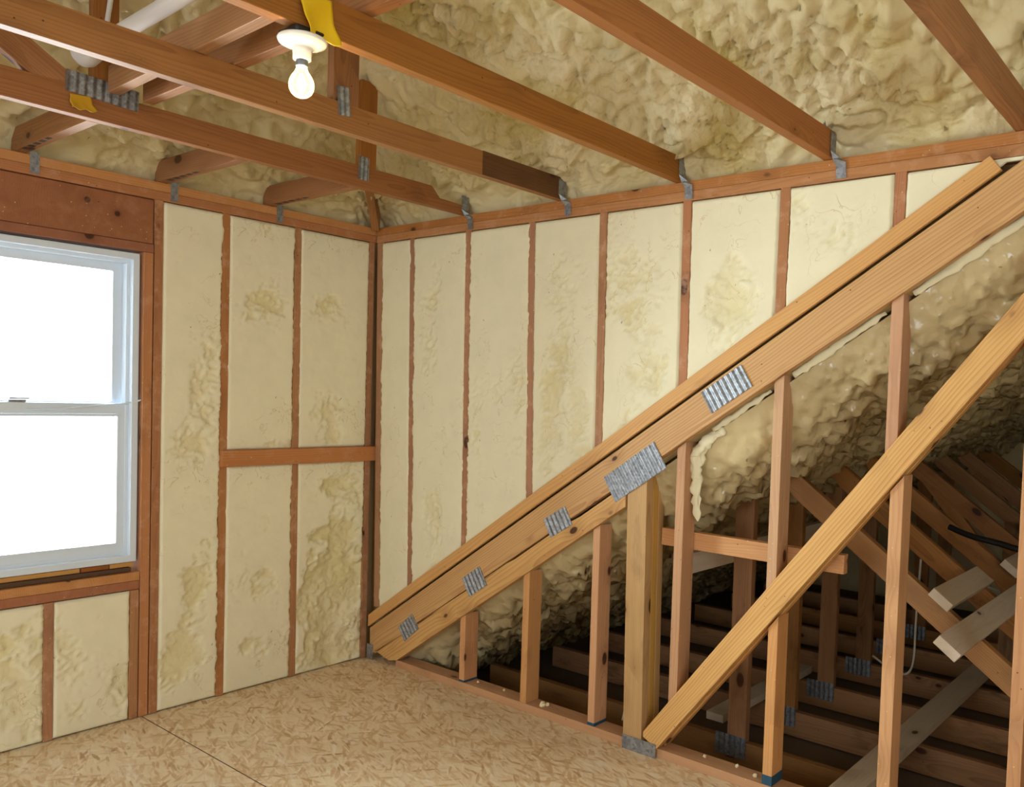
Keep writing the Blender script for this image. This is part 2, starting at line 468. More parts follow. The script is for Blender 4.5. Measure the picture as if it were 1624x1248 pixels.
def glass():
    k = NT('window_glass')
    t = k.add('ShaderNodeBsdfTransparent'); t.inputs[0].default_value = (.96, .985, .98, 1)
    g = k.add('ShaderNodeBsdfGlossy'); g.inputs['Roughness'].default_value = .03
    mx = k.add('ShaderNodeMixShader'); fr = k.add('ShaderNodeFresnel'); fr.inputs[0].default_value = 1.45
    k.lk(fr.outputs[0], mx.inputs[0]); k.lk(t.outputs[0], mx.inputs[1]); k.lk(g.outputs[0], mx.inputs[2])
    k.lk(mx.outputs[0], k.n['Material Output'].inputs[0])
    return k.m
M_GLASS = glass()
def emis(name, col, s):
    k = NT(name); k.b.inputs['Emission Color'].default_value = col; k.b.inputs['Emission Strength'].default_value = s
    return k.m
M_FIL = emis('glowing_filament', (1, .78, .45, 1), 120)

# ------------------------------------------------------------------ dimensions
HB, HM, HT = 2.212, 2.250, 2.288        # underside, seam and top of the doubled wall plate
SL = 0.66                               # slope of the raking beam
RX, RY = 5.3, -5.1                      # far sides of the room, behind the camera

# ------------------------------------------------------------------ room shell
o = box('floor', (-0.1, RY-.1, -0.022), (RX+.1, 0.09, 0), M_OSB, bev=0); meta(o, kind='structure')
# panel seams of the subfloor: shadow in the gaps painted as thin dark strips
def seam(p0, p1, w=.003):
    p0 = Vector((p0[0], p0[1], .0006)); p1 = Vector((p1[0], p1[1], .0006))
    s = beam('floor_seam', p0, p1, w, .0012, (p1-p0).cross(Vector((0, 0, 1))), M_BARK, bev=0)
    meta(s, kind='structure'); s.name = 'trim_seam'
seam((0.0, -1.17), (RX, -1.17)); seam((1.22, -1.17), (1.22, -2.39)); seam((2.44, 0.0), (2.44, -1.17)); seam((0.0, -2.39), (RX, -2.39))

# left wall sheathing with the window opening
WY0, WY1, WZ0, WZ1 = -2.22, -1.195, 0.640, 1.982
bmw = M_WALLPAINT
wl = box('wall_left', (-.12, RY, -.02), (-.092, WY0-.01, 2.4), bmw, bev=0); meta(wl, kind='structure')
for lo, hi in (((-.12, WY1+.01, -.02), (-.092, .1, 2.4)), ((-.12, WY0-.01, -.02), (-.092, WY1+.01, WZ0)), ((-.12, WY0-.01, WZ1), (-.092, WY1+.01, 2.4))):
    w = box('wall_left', lo, hi, bmw, bev=0); meta(w, kind='structure')
# sheathing behind the studs of the far wall, only above the raking beam
w = prism('wall_far', 'y', [(-.1, -.2), (.0, -.2), (.05, .05), (3.5, .05+SL*3.45), (5.4, 2.42), (5.4, 2.44), (-.1, 2.44)], .092, .11, (1, 0), bmw, bev=0); meta(w, kind='structure')
w = box('wall_left', (-.12, .1, -.2), (-.092, 4.43, 1.2), bmw, bev=0); meta(w, kind='structure')  # unseen extension added to stop a light leak at the corner
# walls behind the camera, each with an opening added for the fill light
for lo, hi in (((-.1, RY-.03, 0), (1.0, RY, 3.9)), ((3.6, RY-.03, 0), (RX+.1, RY, 3.9)), ((1.0, RY-.03, 0), (3.6, RY, .6)), ((1.0, RY-.03, 2.3), (3.6, RY, 3.9))):
    w = box('wall_rear', lo, hi, bmw, bev=0); meta(w, kind='structure')
for lo, hi in (((RX, RY, 0), (RX+.03, -4.0, 3.9)), ((RX, -1.8, 0), (RX+.03, .2, 3.9)), ((RX, -4.0, 0), (RX+.03, -1.8, .65)), ((RX, -4.0, 2.35), (RX+.03, -1.8, 3.9))):
    w = box('wall_right', lo, hi, bmw, bev=0); meta(w, kind='structure')

# roof foam over the room: hipped, lumpy underside
def roof_foam():
    def axis(L, fine_to, step, step2):
        a = [-.066]
        while a[-1] < fine_to: a.append(a[-1]+(.0025 if a[-1] < -.02 else .007 if a[-1] < .10 else step))
        while a[-1] < L: a.append(a[-1]+step2)
        return np.array(a)
    ax = axis(RX+.05, 3.5, .0125, .05); ay = axis(-RY+.05, 3.1, .0125, .05)
    X, D = np.meshgrid(ax, ay, indexing='ij')
    x = X.ravel(); d = D.ravel()
    def rise(t):
        return .115*(1-np.exp(-np.maximum(t+.06, 0)/.030)) + .60*np.maximum(t+.0, 0)
    m1 = rise(x); m2 = rise(d)
    k = .035
    z = -k*np.log(np.exp(-m1/k)+np.exp(-m2/k))
    z = np.minimum(z, 1.62)
    P = np.stack([x, -d, HT+z], 1)
    Zg = (HT+z).reshape(X.shape)
    gx = np.gradient(Zg, ax, axis=0); gy = np.gradient(Zg, ay, axis=1)
    N = np.stack([gx.ravel(), -gy.ravel(), -np.ones(x.size)], 1)
    N /= np.linalg.norm(N, axis=1)[:, None]
    big = fbm(P, .42, 2)
    L1 = lumps(P, .095, 1.2)
    L2 = lumps(P+7.7, .044, 1.1)
    sel = np.clip(.65+1.6*fbm(P+31, .7, 2), .4, 1)
    dmin = np.minimum(x, d)
    edge = np.clip((dmin+.066)/.022, 0, 1)
    disp = .055*big + .074*(L1-.38)*(.5+.75*sel) + .038*(L2-.4)*sel*np.clip((dmin+.07)/.10, .25, 1)
    # lumps hanging lower just over the wall plates
    disp += np.exp(-((dmin-.09)/.06)**2)*(.055*np.abs(perlin(P/.13+5))) + np.exp(-((x-.16)/.09)**2)*.045*(d > .1)
    P2 = P + N*(disp*(.1+.9*edge)*(1-.5*np.exp(-((dmin+.03)/.05)**2)))[:, None]
    lowc = HT-.006+.012*perlin(P/.06+2)
    P2[:, 2] = np.maximum(P2[:, 2], np.where(dmin < .03, lowc, HT-.004))
    sk = np.clip(.55+1.6*fbm(P+60, .5, 3), 0, 1)
    o = grid_mesh('ceiling', P2, len(ax), len(ay), M_FOAMROOF, attr=sk, flip=False)
    meta(o, kind='structure')
roof_foam()
# weather side of the roof, keeps the daylight out above the foam
w = box('ceiling', (-.6, RY-.2, 4.15), (RX+.3, .6, 4.2), bmw, bev=0); meta(w, kind='structure')

# ------------------------------------------------------------------ attic behind the far wall
def attic_foam():
    a = np.arange(.02, 4.3, .016); b = [-.0]
    while b[-1] < .5: b.append(b[-1]+.010)
    while b[-1] < 2.6: b.append(b[-1]+.016)
    while b[-1] < 4.3: b.append(b[-1]+.03)
    b = np.array(b)
    X, Y = np.meshgrid(a, b, indexing='ij')
    x = X.ravel(); y = Y.ravel()
    z = SL*x - .285 + .245*np.exp(-y/.085)
    P = np.stack([x, y+.05, z], 1)
    N = np.stack([np.full(x.size, SL), np.zeros(x.size), -np.ones(x.size)], 1)
    N[:, 1] = -2.2*np.exp(-y/.085)
    N /= np.linalg.norm(N, axis=1)[:, None]
    big = fbm(P, .5, 2)
    L1 = lumps(P, .10, 1.3); L2 = lumps(P+5, .042, 1.1)
    amp = np.clip(y/.12, .12, 1)
    disp = (.07*big + .065*(L1-.35) + .036*(L2-.35))*amp
    P2 = P + N*disp[:, None]
    P2[:, 1] = np.maximum(P2[:, 1], .048)
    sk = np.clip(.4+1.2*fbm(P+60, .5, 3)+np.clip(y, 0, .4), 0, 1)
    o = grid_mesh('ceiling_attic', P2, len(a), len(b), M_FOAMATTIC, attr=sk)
    meta(o, kind='structure')
attic_foam()
w = box('floor_attic', (-.4, .1, -.20), (4.8, 4.6, -.18), M_DRYWALL, bev=0); meta(w, kind='structure')
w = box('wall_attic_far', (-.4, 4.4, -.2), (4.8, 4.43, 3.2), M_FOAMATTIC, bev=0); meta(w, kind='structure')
w = box('wall_attic_right', (4.8, .1, -.2), (4.83, 4.4, 3.2), bmw, bev=0); meta(w, kind='structure')
w = prism('ceiling_attic', 'y', [(-.3, -.2), (4.8, 3.17), (4.8, 3.22), (-.3, -.15)], .13, 4.43, (1, 0), bmw, bev=0); meta(w, kind='structure')
w = box('trim_floor_edge', (-.1, .0905, -.2), (4.8, .1, -.001), M_PINE, bev=0); meta(w, kind='structure')

# ------------------------------------------------------------------ connector plates
def connector(corners, axis, val, parent, pitch=.026, thick=.005, label=None, mat=None):
    """rectangular toothed plate on the plane axis=val; corners are read off the photograph (top-left, top-right, bottom-right, bottom-left)"""
    P = [Vector(ray_plane(axis, val, *c)) for c in corners]
    xd = ((P[1]-P[0])+(P[2]-P[3])).normalized()
    nrm = Vector((0, -1, 0)) if axis == 1 else Vector((1, 0, 0))
    yd = nrm.cross(xd)
    cen = sum(P, Vector())/4
    w = ((P[1]-P[0]).length+(P[2]-P[3]).length)/2; h = (abs((P[0]-P[3]).dot(yd))+abs((P[1]-P[2]).dot(yd)))/2
    mw = frame(cen - xd*w/2 - yd*h/2, xd, yd)
    return make_connector(mw, w, h, parent, pitch, thick, label, mat)
def make_connector(mw, w, h, parent, pitch=.0135, thick=.0022, label=None, mat=None):
    n = max(8, int(w/pitch*8)); 
    us = np.linspace(0, w, n+1)
    bm = bmesh.new(); rows = []
    for u_ in us:
        zz = thick*(.55+.45*math.cos(2*math.pi*(u_/pitch)))
        rows.append([bm.verts.new((u_, v_, z_)) for v_, z_ in ((0, -.001), (0, zz), (h, zz), (h, -.001))])
    for a, b in zip(rows, rows[1:]):
        for q in range(4):
            bm.faces.new((a[q], a[(q+1) % 4], b[(q+1) % 4], b[q]))
    bm.faces.new(rows[0]); bm.faces.new(rows[-1][::-1])
    bmesh.ops.recalc_face_normals(bm, faces=bm.faces)
    me = bpy.data.meshes.new('connector_plate'); bm.to_mesh(me); bm.free()
    o = link_mesh('connector_plate', me, mat or M_STEEL, parent, mw)
    if label: o['label'] = label
    return o

# ------------------------------------------------------------------ wall plates
def noted(o, label, cat, group=None): return meta(o, label, cat, group)
noted(beam('wall_plate', (-.0445, -5.0, (HB+HM)/2), (-.0445, .0, (HB+HM)/2), .089, .0375, (1, 0, 0), M_PLATE), 'lower board of the doubled brown plate above the window wall', 'wall plate')
noted(beam('wall_plate', (-.0445, -5.0, (HM+HT)/2), (-.0445, .0, (HM+HT)/2), .089, .0375, (1, 0, 0), M_PLATE), 'upper board of the doubled brown plate above the window wall', 'wall plate')
noted(beam('wall_plate', (.002, .0445, (HB+HM)/2), (5.2, .0445, (HB+HM)/2), .089, .0375, (0, 1, 0), M_PLATE), 'lower board of the doubled orange plate running over the far wall above the raking beam', 'wall plate')
noted(beam('wall_plate', (.002, .0445, (HM+HT)/2), (5.2, .0445, (HM+HT)/2), .089, .0375, (0, 1, 0), M_PLATE), 'upper board of the doubled orange plate running over the far wall, metal ties lapping it', 'wall plate')
sole = noted(box('sole_plate', (.24, .0, .0005), (4.6, .089, .038), M_STUD), 'orange sole plate lying on the floor edge under the knee wall studs', 'sole plate')

# ------------------------------------------------------------------ studs of the far wall (above the raking beam)
strip_top = lambda x: .215+SL*x
UP = [((.290, 2.213), (.334, .455)), ((.699, 2.213), (.725, .693)), ((1.106, 2.213), (1.139, .945)), ((1.511, 2.213), (1.524, 1.213)),
      ((1.922, 2.213), (1.930, 1.504)), ((2.334, 2.213), (2.331, 1.745)), ((2.743, 2.213), (2.742, 2.022))]
UPL = ['thin foam-smeared stud, first out from the room corner on the far wall', 'thin foam-smeared stud, second from the room corner on the far wall',
       'stud on the far wall with a ragged torn foam edge halfway down', 'stud on the far wall, fourth from the room corner, above the long silver plate',
       'orange far wall stud reaching the raking beam left of its upper ribbed plate', 'wide bare orange far wall stud, right of the upper ribbed plate',
       'short bare stud on the far wall, nearest where beam and wall plate meet']
studx = []
for i, ((xt, zt), (xb, zb)) in enumerate(UP):
    hw = .019
    zb2 = strip_top(xb)-.03
    xb2 = xb + (xb-xt)/(zt-zb)*(zb-zb2)
    o = prism('wall_stud', 'y', [(xb2-hw, zb2), (xb2+hw, zb2+2*hw*SL), (xt+hw, zt), (xt-hw, zt)], .001, .089, (xt-xb2, zt-zb2), M_WALLSTUD)
    noted(o, UPL[i], 'stud'); studx.append((xt, zt, xb2, zb2))
def sx(i, z):
    xt, zt, xb, zb = studx[i]; return xb+(xt-xb)*(z-zb)/(zt-zb)
noted(beam('wall_stud', (.076, .0455, .285), (.035, .0455, HB), .060, .086, (1, 0, 0), M_WALLSTUD), 'brown corner stud on the far wall side of the room corner', 'stud')

# ------------------------------------------------------------------ foam slabs, trowelled flat between the studs
def slab(name, side, e0, e1, zb, zt, seed, rough_bias=.02, label='', group=None, patches=(), edge=(.008, .008), step=.0085, cat='foam insulation'):
    """side 'y': slab on plane y=0 spanning x between e0(z) and e1(z); side 'x': slab on plane x=0 spanning y; zb(u)/zt(u) bottom and top"""
    zmin = min(zb(0), zb(1)); zmax = max(zt(0), zt(1))
    nz = max(8, int((zmax-zmin)/step)); wid = abs(e1((zmin+zmax)/2)-e0((zmin+zmax)/2)); nu = max(8, int(wid/step))
    uu = np.linspace(0, 1, nu+1); vv = np.linspace(0, 1, nz+1)
    Ug, Vg = np.meshgrid(uu, vv, indexing='ij'); Uf = Ug.ravel(); Vf = Vg.ravel()
    zz = zb(Uf)*(1-Vf)+zt(Uf)*Vf
    a0 = e0(zz); a1 = e1(zz)
    T = np.stack([np.full(zz.size, seed*3.3), zz, np.full(zz.size, .5)], 1)
    j0 = edge[0]*(.2+np.abs(perlin(T/.11))*1.2+ .9*np.maximum(perlin(T/.028), 0)+.55*perlin(T/.018))
    T[:, 0] += 9.1
    j1 = edge[1]*(.2+np.abs(perlin(T/.11))*1.2+ .9*np.maximum(perlin(T/.028), 0)+.55*perlin(T/.018))
    a0 = a0 - j0; a1 = a1 + j1
    H = a0*(1-Uf)+a1*Uf
    P = np.stack([H, zz, np.full(zz.size, seed*1.7)], 1)
    # natural skin of the foam, planed off wherever it stood proud of the studs
    base = rough_bias*.50 + .042*fbm(P*np.array([1, .8, 1]), .26, 3)
    for (cu, cz, ru, rz, dep) in patches:
        cx = float((e0(np.array([cz]))*(1-cu)+e1(np.array([cz]))*cu)[0])
        dd = np.sqrt(((H-cx)/ru)**2+((zz-cz)/rz)**2) + .45*perlin(P/.07)
        base = base - dep*np.clip(1.3-dd, 0, 1)
    L = lumps(P*np.array([1, 1.45, 1]), .044, 1.2); L2 = lumps(P+3, .021)
    skin = base + .024*(L-.45) + .013*(L2-.4)
    dmax = .05 if any(p_[4] > .05 for p_ in patches) else .015
    h = -dmax*(1-np.exp(np.minimum(skin, 0)/dmax))
    cutm = np.clip(-skin/.012, 0, 1)
    h = np.maximum(h, -.045)
    h = h + .0008*perlin(P/.05)
    # edges fold back into the wall
    eu = np.minimum(Uf, 1-Uf)*wid
    ev = np.minimum(Vf, 1-Vf)*(zmax-zmin)
    h = h + .0035
    h = np.where(eu < 1e-6, -.012, h)
    h = np.where(ev < 1e-6, -.012, h)
    if side == 'y': V = np.stack([H, -h, zz], 1); flip = False
    else: V = np.stack([h, H, zz], 1); flip = False
    org = V[0].copy()
    o = grid_mesh(name, V-org, nu+1, nz+1, M_FOAMWALL, mw=Matrix.Translation(Vector(org)), attr=cutm, flip=flip)
    return noted(o, label, cat, group)
cst = lambda v: (lambda z: np.full(np.shape(z), float(v)) if np.shape(z) else float(v))

hw = .019
BAYL = ['narrow foam panel beside the room corner on the far wall', 'foam panel on the far wall, second bay from the corner, rippled down its left half',
        'smooth foam panel ending low over the small ribbed plate, third bay from the corner', 'rippled foam panel right of the torn-edged stud on the far wall',
        'rippled foam panel above the long silver plate, fifth bay from the corner', 'foam panel with fine ripples in its middle, over the ribbed plate on the raking beam',
        'smoothest near-triangular foam panel on the far wall, high over the raking beam', 'small foam triangle where raking beam meets wall plate']
pat = [[(.6, .5, .05, .3, .02)], [(.35, 1.75, .09, .35, .028), (.4, .75, .10, .35, .024), (.5, 1.2, .1, .08, .02)], [(.8, 1.2, .07, .35, .02), (.3, 1.0, .05, .12, .02), (.5, 1.45, .03, .06, .02)],
       [(.55, 1.75, .13, .3, .022), (.25, 1.35, .08, .35, .024), (.7, 1.3, .1, .2, .018)], [(.5, 1.6, .14, .4, .025)], [(.45, 1.9, .12, .25, .024)], [(.1, 2.15, .06, .08, .01)], []]
for i in range(8):
    if i == 0: e0 = lambda z: .078-.042*(np.asarray(z)-.285)/(HB-.285)+.020
    else: e0 = (lambda j: (lambda z: sx(j, np.asarray(z))+hw))(i-1)
    if i < 7: e1 = (lambda j: (lambda z: sx(j, np.asarray(z))-hw))(i)
    else: e1 = cst(3.12)
    xl = float(np.asarray(e0(1.2 if i < 5 else 2.0))); xr = float(np.asarray(e1(1.2 if i < 5 else 2.0)))
    zb = (lambda a, b: (lambda u: strip_top(a+(b-a)*u)-.035))(xl, xr)
    if i == 7: zb = (lambda a, b: (lambda u: np.minimum(strip_top(a+(b-a)*u)-.035, 2.20)))(xl, xr)
    eg = (.010, .010) if i < 2 else (.003, .004)
    if i == 2: eg = (.010, .012)
    if i == 3: eg = (.004, .006)
    slab('foam_insulation', 'y', e0, e1, zb, cst(HB-.002+.0), 10+i, .034 if i not in (3, 4) else .026, BAYL[i], patches=pat[i], edge=eg)

# ------------------------------------------------------------------ left wall: studs, window framing, foam
LS = [(-.827, -.824, .003, 'foam-edged stud on the window wall, left end of the nailed block'), (-.462, -.450, .003, 'stud on the window wall, passing behind the middle of the nailed block')]
lst = []
for yt, yb, _, lab in LS:
    o = prism('wall_stud', 'x', [(yb-hw, .003), (yb+hw, .003), (yt+hw, HB), (yt-hw, HB)], -.089, -.001, (yt-yb, HB), M_WALLSTUD)
    noted(o, lab, 'stud'); lst.append((yt, yb))
noted(beam('wall_stud', (-.045, -.022, .003), (-.045, -.026, HB), .036, .088, (0, 1, 0), M_WALLSTUD), 'last stud on the window wall, in the room corner', 'stud')
noted(beam('wall_stud', (-.0445, -1.125, .003), (-.0445, -1.125, HB), .035, .087, (0, 1, 0), M_WALLSTUD), 'full-height king stud right of the window, floor to plate', 'stud')
noted(beam('wall_stud', (-.0445, -1.166, .003), (-.0445, -1.166, 1.985), .038, .087, (0, 1, 0), M_WALLSTUD), 'reddish trimmer stud against the right side of the window', 'stud')
noted(beam('wall_stud', (-.0445, -1.207, .003), (-.0445, -1.207, .556), .036, .087, (0, 1, 0), M_WALLSTUD), 'short stud under the right end of the window sill', 'stud')
noted(beam('wall_stud', (-.0445, -1.532, .003), (-.0445, -1.532, .556), .036, .087, (0, 1, 0), M_WALLSTUD), 'short smeared stud under the middle of the window sill', 'stud')
noted(beam('wall_stud', (-.0445, -1.94, .003), (-.0445, -1.94, .556), .036, .087, (0, 1, 0), M_WALLSTUD), 'short stud under the window, left of the picture edge', 'stud')
noted(box('window_header', (-.089, -2.3, 2.024), (-.008, -1.146, HB-.003), M_HEADER), 'wide reddish header board over the window', 'header')
noted(box('header_plate', (-.089, -2.3, 1.986), (-.001, -1.146, 2.022), M_HEADER), 'thin reddish plate between the header and the window top', 'header')
noted(box('window_sill_plate', (-.089, -2.3, .596), (-.001, -1.187, .632), M_PLATE), 'upper board of the rough sill under the window', 'sill plate')
noted(box('window_sill_plate', (-.089, -2.3, .558), (-.003, -1.187, .595), M_HEADER), 'lower reddish board of the rough sill, foam smeared over its edge', 'sill plate')
noted(box('sill_shim', (-.087, -2.25, .634), (-.018, -1.215, .652), M_BARK), 'dark rough strip lying on the sill under the window frame', 'shim')
noted(box('sill_shim', (-.087, -2.25, .6535), (-.030, -1.41, .672), M_SHIM), 'long yellow shim under the left of the window frame', 'shim')
noted(box('sill_shim', (-.087, -1.405, .6535), (-.030, -1.30, .672), M_HEADER), 'short reddish shim under the window frame', 'shim')
noted(box('sill_shim', (-.087, -1.295, .6535), (-.030, -1.20, .672), M_SHIM), 'short yellow shim under the right corner of the window frame', 'shim')
o = noted(beam('nailed_block', (.006, -.842, 1.102), (.006, .022, 1.100), .076, .038, (0, 0, 1), M_PLATE), 'orange horizontal block nailed across the window wall studs near the corner', 'blocking')

def ls(j, off):
    yt, yb = lst[j]; return lambda z: yb+(yt-yb)*np.asarray(z)/HB+off
slab('foam_insulation', 'x', cst(-1.107), ls(0, -hw), cst(.004), cst(HB-.002), 31, .030, 'tall foam panel just right of the window', patches=[(.55, .5, .10, .3, .028), (.6, 1.45, .08, .2, .026), (.5, 1.15, .12, .12, .02), (.5, .25, .12, .12, .02)], edge=(.002, .010))
slab('foam_insulation', 'x', ls(0, hw), ls(1, -hw), cst(1.138), cst(HB-.002), 33, .030, 'upper foam panel above the left half of the nailed block', patches=[(.55, 1.75, .12, .16, .02), (.4, 1.5, .1, .1, .022), (.5, 1.16, .16, .03, .02)], edge=(.008, .008))
slab('foam_insulation', 'x', ls(1, hw), cst(-.042), cst(1.138), cst(HB-.002), 34, .030, 'upper foam panel above the right half of the nailed block, beside the corner', patches=[(.45, 1.35, .10, .1, .024), (.35, 1.85, .1, .1, .018), (.6, 1.2, .08, .06, .02)], edge=(.008, .004))
slab('foam_insulation', 'x', ls(0, hw), ls(1, -hw), cst(.004), cst(1.066), 36, .032, 'lower foam panel below the left half of the nailed block', patches=[(.6, .5, .08, .1, .022), (.4, .2, .12, .08, .022), (.6, .78, .04, .09, .02)], edge=(.006, .008))
slab('foam_insulation', 'x', ls(1, hw), cst(-.042), cst(.004), cst(1.066), 37, .022, 'deeply rippled lower foam panel beside the corner, below the nailed block', patches=[(.55, .38, .22, .30, .055), (.5, .95, .14, .05, .03), (.6, .06, .2, .1, .04), (.5, .68, .15, .06, .02)], edge=(.006, .004))
slab('foam_insulation', 'x', cst(-1.514), cst(-1.225), cst(.004), cst(.553), 38, .03, 'foam panel under the window sill, between the two short studs', patches=[(.9, .15, .06, .1, .024), (.25, .1, .06, .05, .012)], edge=(.002, .004))
slab('foam_insulation', 'x', cst(-1.922), cst(-1.550), cst(.004), cst(.553), 41, .022, 'rough foam panel under the window at the left edge of the picture', patches=[(.6, .4, .12, .1, .035), (.85, .2, .12, .15, .04)], edge=(.002, .006))
slab('foam_insulation', 'x', cst(-2.3), cst(-1.958), cst(.004), cst(.553), 42, .022, 'foam panel under the window beyond the left edge of the picture', edge=(.002, .006), step=.03)

# ------------------------------------------------------------------ window
win = bpy.data.objects.new('window_1', None); C.objects.link(win); win.location = (-.05, WY1, WZ0+.035); win['kind'] = 'structure'
bpy.context.view_layer.update()
def ring(name, y0, y1, z0, z1, fw, x0, x1, mat, parent, fwb=None, fwt=None, bev=.003):
    fwb = fwb or fw; fwt = fwt or fw
    bm = bmesh.new()
    O = [(y0, z0), (y1, z0), (y1, z1), (y0, z1)]; I = [(y0+fw, z0+fwb), (y1-fw, z0+fwb), (y1-fw, z1-fwt), (y0+fw, z1-fwt)]
    vs = {}
    for k, (pl_, nm) in enumerate(((O, 'o'), (I, 'i'))):
        for xx, s in ((x0, 'b'), (x1, 'f')):
            vs[nm+s] = [bm.verts.new((xx, p[0], p[1])) for p in pl_]
    for i in range(4):
        j = (i+1) % 4
        bm.faces.new((vs['of'][i], vs['of'][j], vs['if'][j], vs['if'][i]))
        bm.faces.new((vs['ob'][j], vs['ob'][i], vs['ib'][i], vs['ib'][j]))
        bm.faces.new((vs['ob'][i], vs['ob'][j], vs['of'][j], vs['of'][i]))
        bm.faces.new((vs['ib'][j], vs['ib'][i], vs['if'][i], vs['if'][j]))
    bmesh.ops.recalc_face_normals(bm, faces=bm.faces)
    bevel_all(bm, bev)
    me = bpy.data.meshes.new(name); bm.to_mesh(me); bm.free()
    return link_mesh(name, me, mat, parent, Matrix.Identity(4))
ZB, ZT = .676, 1.976
ring('window_frame', WY0, WY1, ZB, ZT, .028, -.125, -.016, M_VINYL, win)
ring('frame_liner', WY0+.026, WY1-.026, ZB+.026, ZT-.026, .016, -.125, -.042, M_VINYL, win, bev=.002)
up = ring('upper_sash', WY0+.040, WY1-.040, 1.318, ZT-.038, .040, -.112, -.082, M_VINYL, win, fwb=.034)
lo_ = ring('lower_sash', WY0+.036, WY1-.036, ZB+.036, 1.346, .036, -.074, -.044, M_VINYL, win, fwt=.046, fwb=.046)
box('glass_pane', (-.099, WY0+.075, 1.345), (-.095, WY1-.075, ZT-.072), M_GLASS, up, bev=0)
box('glass_pane', (-.061, WY0+.068, ZB+.078), (-.057, WY1-.068, 1.304), M_GLASS, lo_, bev=0)
bd = box('glazing_bead', (-.0435, WY0+.066, 1.292), (-.040, WY1-.066, 1.302), M_VINYL, lo_, bev=.001)
lk = box('sash_lock', (-.070, -1.66, 1.346), (-.048, -1.60, 1.356), M_TIE, lo_)
beam('lock_lever', (-.058, -1.655, 1.361), (-.046, -1.59, 1.361), .010, .006, (1, 0, 0), M_TIE, lk)
# white tie cord sagging across the meeting rail
o = tube('sash_cord', [(-.012, -1.186, 1.362), (-.028, -1.25, 1.345), (-.038, -1.35, 1.336), (-.039, -1.48, 1.322), (-.039, -1.6, 1.318)], .004, M_VINYL)
noted(o, 'thin white cord strung across the window meeting rail', 'cord')

# ------------------------------------------------------------------ raking beam in the plane of the far wall
YF = -.012
def rake(z_off0, z_off1, xa, xb):
    """band between two parallel sloped lines, plumb-cut at both ends"""
    return [(xa, z_off0+SL*xa), (xb, z_off0+SL*xb), (xb, z_off1+SL*xb), (xa, z_off1+SL*xa)]
st = prism('sloping_ledger', 'y', [(.032, .156+SL*.032), (3.055, .156+SL*3.055), (3.02, .226+SL*3.02), (.032, .218+SL*.032)], -.022, -.0045, (1, SL), M_LEDGER)
noted(st, 'narrow sloping board laid along the top edge of the raking beam', 'ledger board')
mb = prism('raking_beam', 'y', [(.062, -.004+SL*.062), ((2.209+.018)/SL, 2.209), ((2.209-.143)/SL, 2.209), (.036, .145+SL*.036), (.040, .06)], YF, .026, (1, SL), M_PINE)
noted(mb, 'long wide yellow pine beam climbing the far wall from floor to upper right', 'beam')
lb = prism('raking_beam_lower_chord', 'y', [(.200, .028), (.262, .042), (1.685, -.118+SL*1.685), (1.685, -.026+SL*1.685), (1.45, -.030+SL*1.45), (1.36, -.018+SL*1.36), (1.08, -.021+SL*1.08), (1.02, -.014+SL*1.02), (.60, -.015+SL*.6), (.52, -.010+SL*.52), (.085, -.012+SL*.085), (.085, .055)], YF, .026, (1, SL), M_PINE)
noted(lb, 'narrower pine board under the raking beam, split from it by a black crack', 'beam')
# black strip behind the open crack, painting in the shade there
noted(prism('crack_shade_strip', 'y', [(.10, -.020+SL*.10), (1.68, -.030+SL*1.68), (1.68, .0+SL*1.68), (.10, .0+SL*.10)], .027, .030, (1, SL), M_BLACKGAP, bev=0), 'black strip standing in for shade in the crack between the two raking boards', 'strip')
connector([(957, 758), (1035, 702), (1060, 740), (978, 795)], 1, YF-.001, mb, label='long bright silver toothed plate')
connector([(1110, 623), (1175, 580), (1194, 611), (1131.5, 655)], 1, YF-.001, mb, pitch=.025)
connector([(861, 824), (896, 804), (908, 830.5), (876, 852)], 1, YF-.001, mb)
connector([(732, 918), (758, 900), (775, 926), (747, 945)], 1, YF-.001, mb)
connector([(632, 994), (653, 974), (665, 996), (643, 1016.5)], 1, YF-.001, mb)
pc = box('foot_bracket', (.020, YF-.006, .004), (.068, YF-.001, .085), M_TIE); noted(pc, 'small grey metal bracket at the foot of the raking beam in the corner', 'bracket')

# ------------------------------------------------------------------ knee wall studs
def mid_bottom(x): return (-.118 if x < 1.68 else -.012) + SL*x
def kstud(xb, xt, zbot, ztop_fn, wdt, label, cut=None, y0=.002, y1=.089, name='knee_wall_stud', mat=None):
    h_ = wdt/2
    zt0 = ztop_fn(xt-h_)-.003; zt1 = ztop_fn(xt+h_)-.003
    o = prism(name, 'y', [(xb-h_, zbot), (xb+h_, zbot), (xt+h_, zt1), (xt-h_, zt0)], y0, y1, (xt-xb, zt0-zbot), mat or M_STUD)
    return noted(o, label, 'stud')
kstud(.735, .733, .0385, mid_bottom, .036, 'shortest orange stud under the low end of the raking beam')
k2 = kstud(1.139, 1.140, .0385, mid_bottom, .037, 'second orange knee wall stud from the corner, foam crumbs beside its foot')
k3 = kstud(1.533, 1.531, .0385, mid_bottom, .036, 'third orange knee wall stud, blue end paint at its foot')
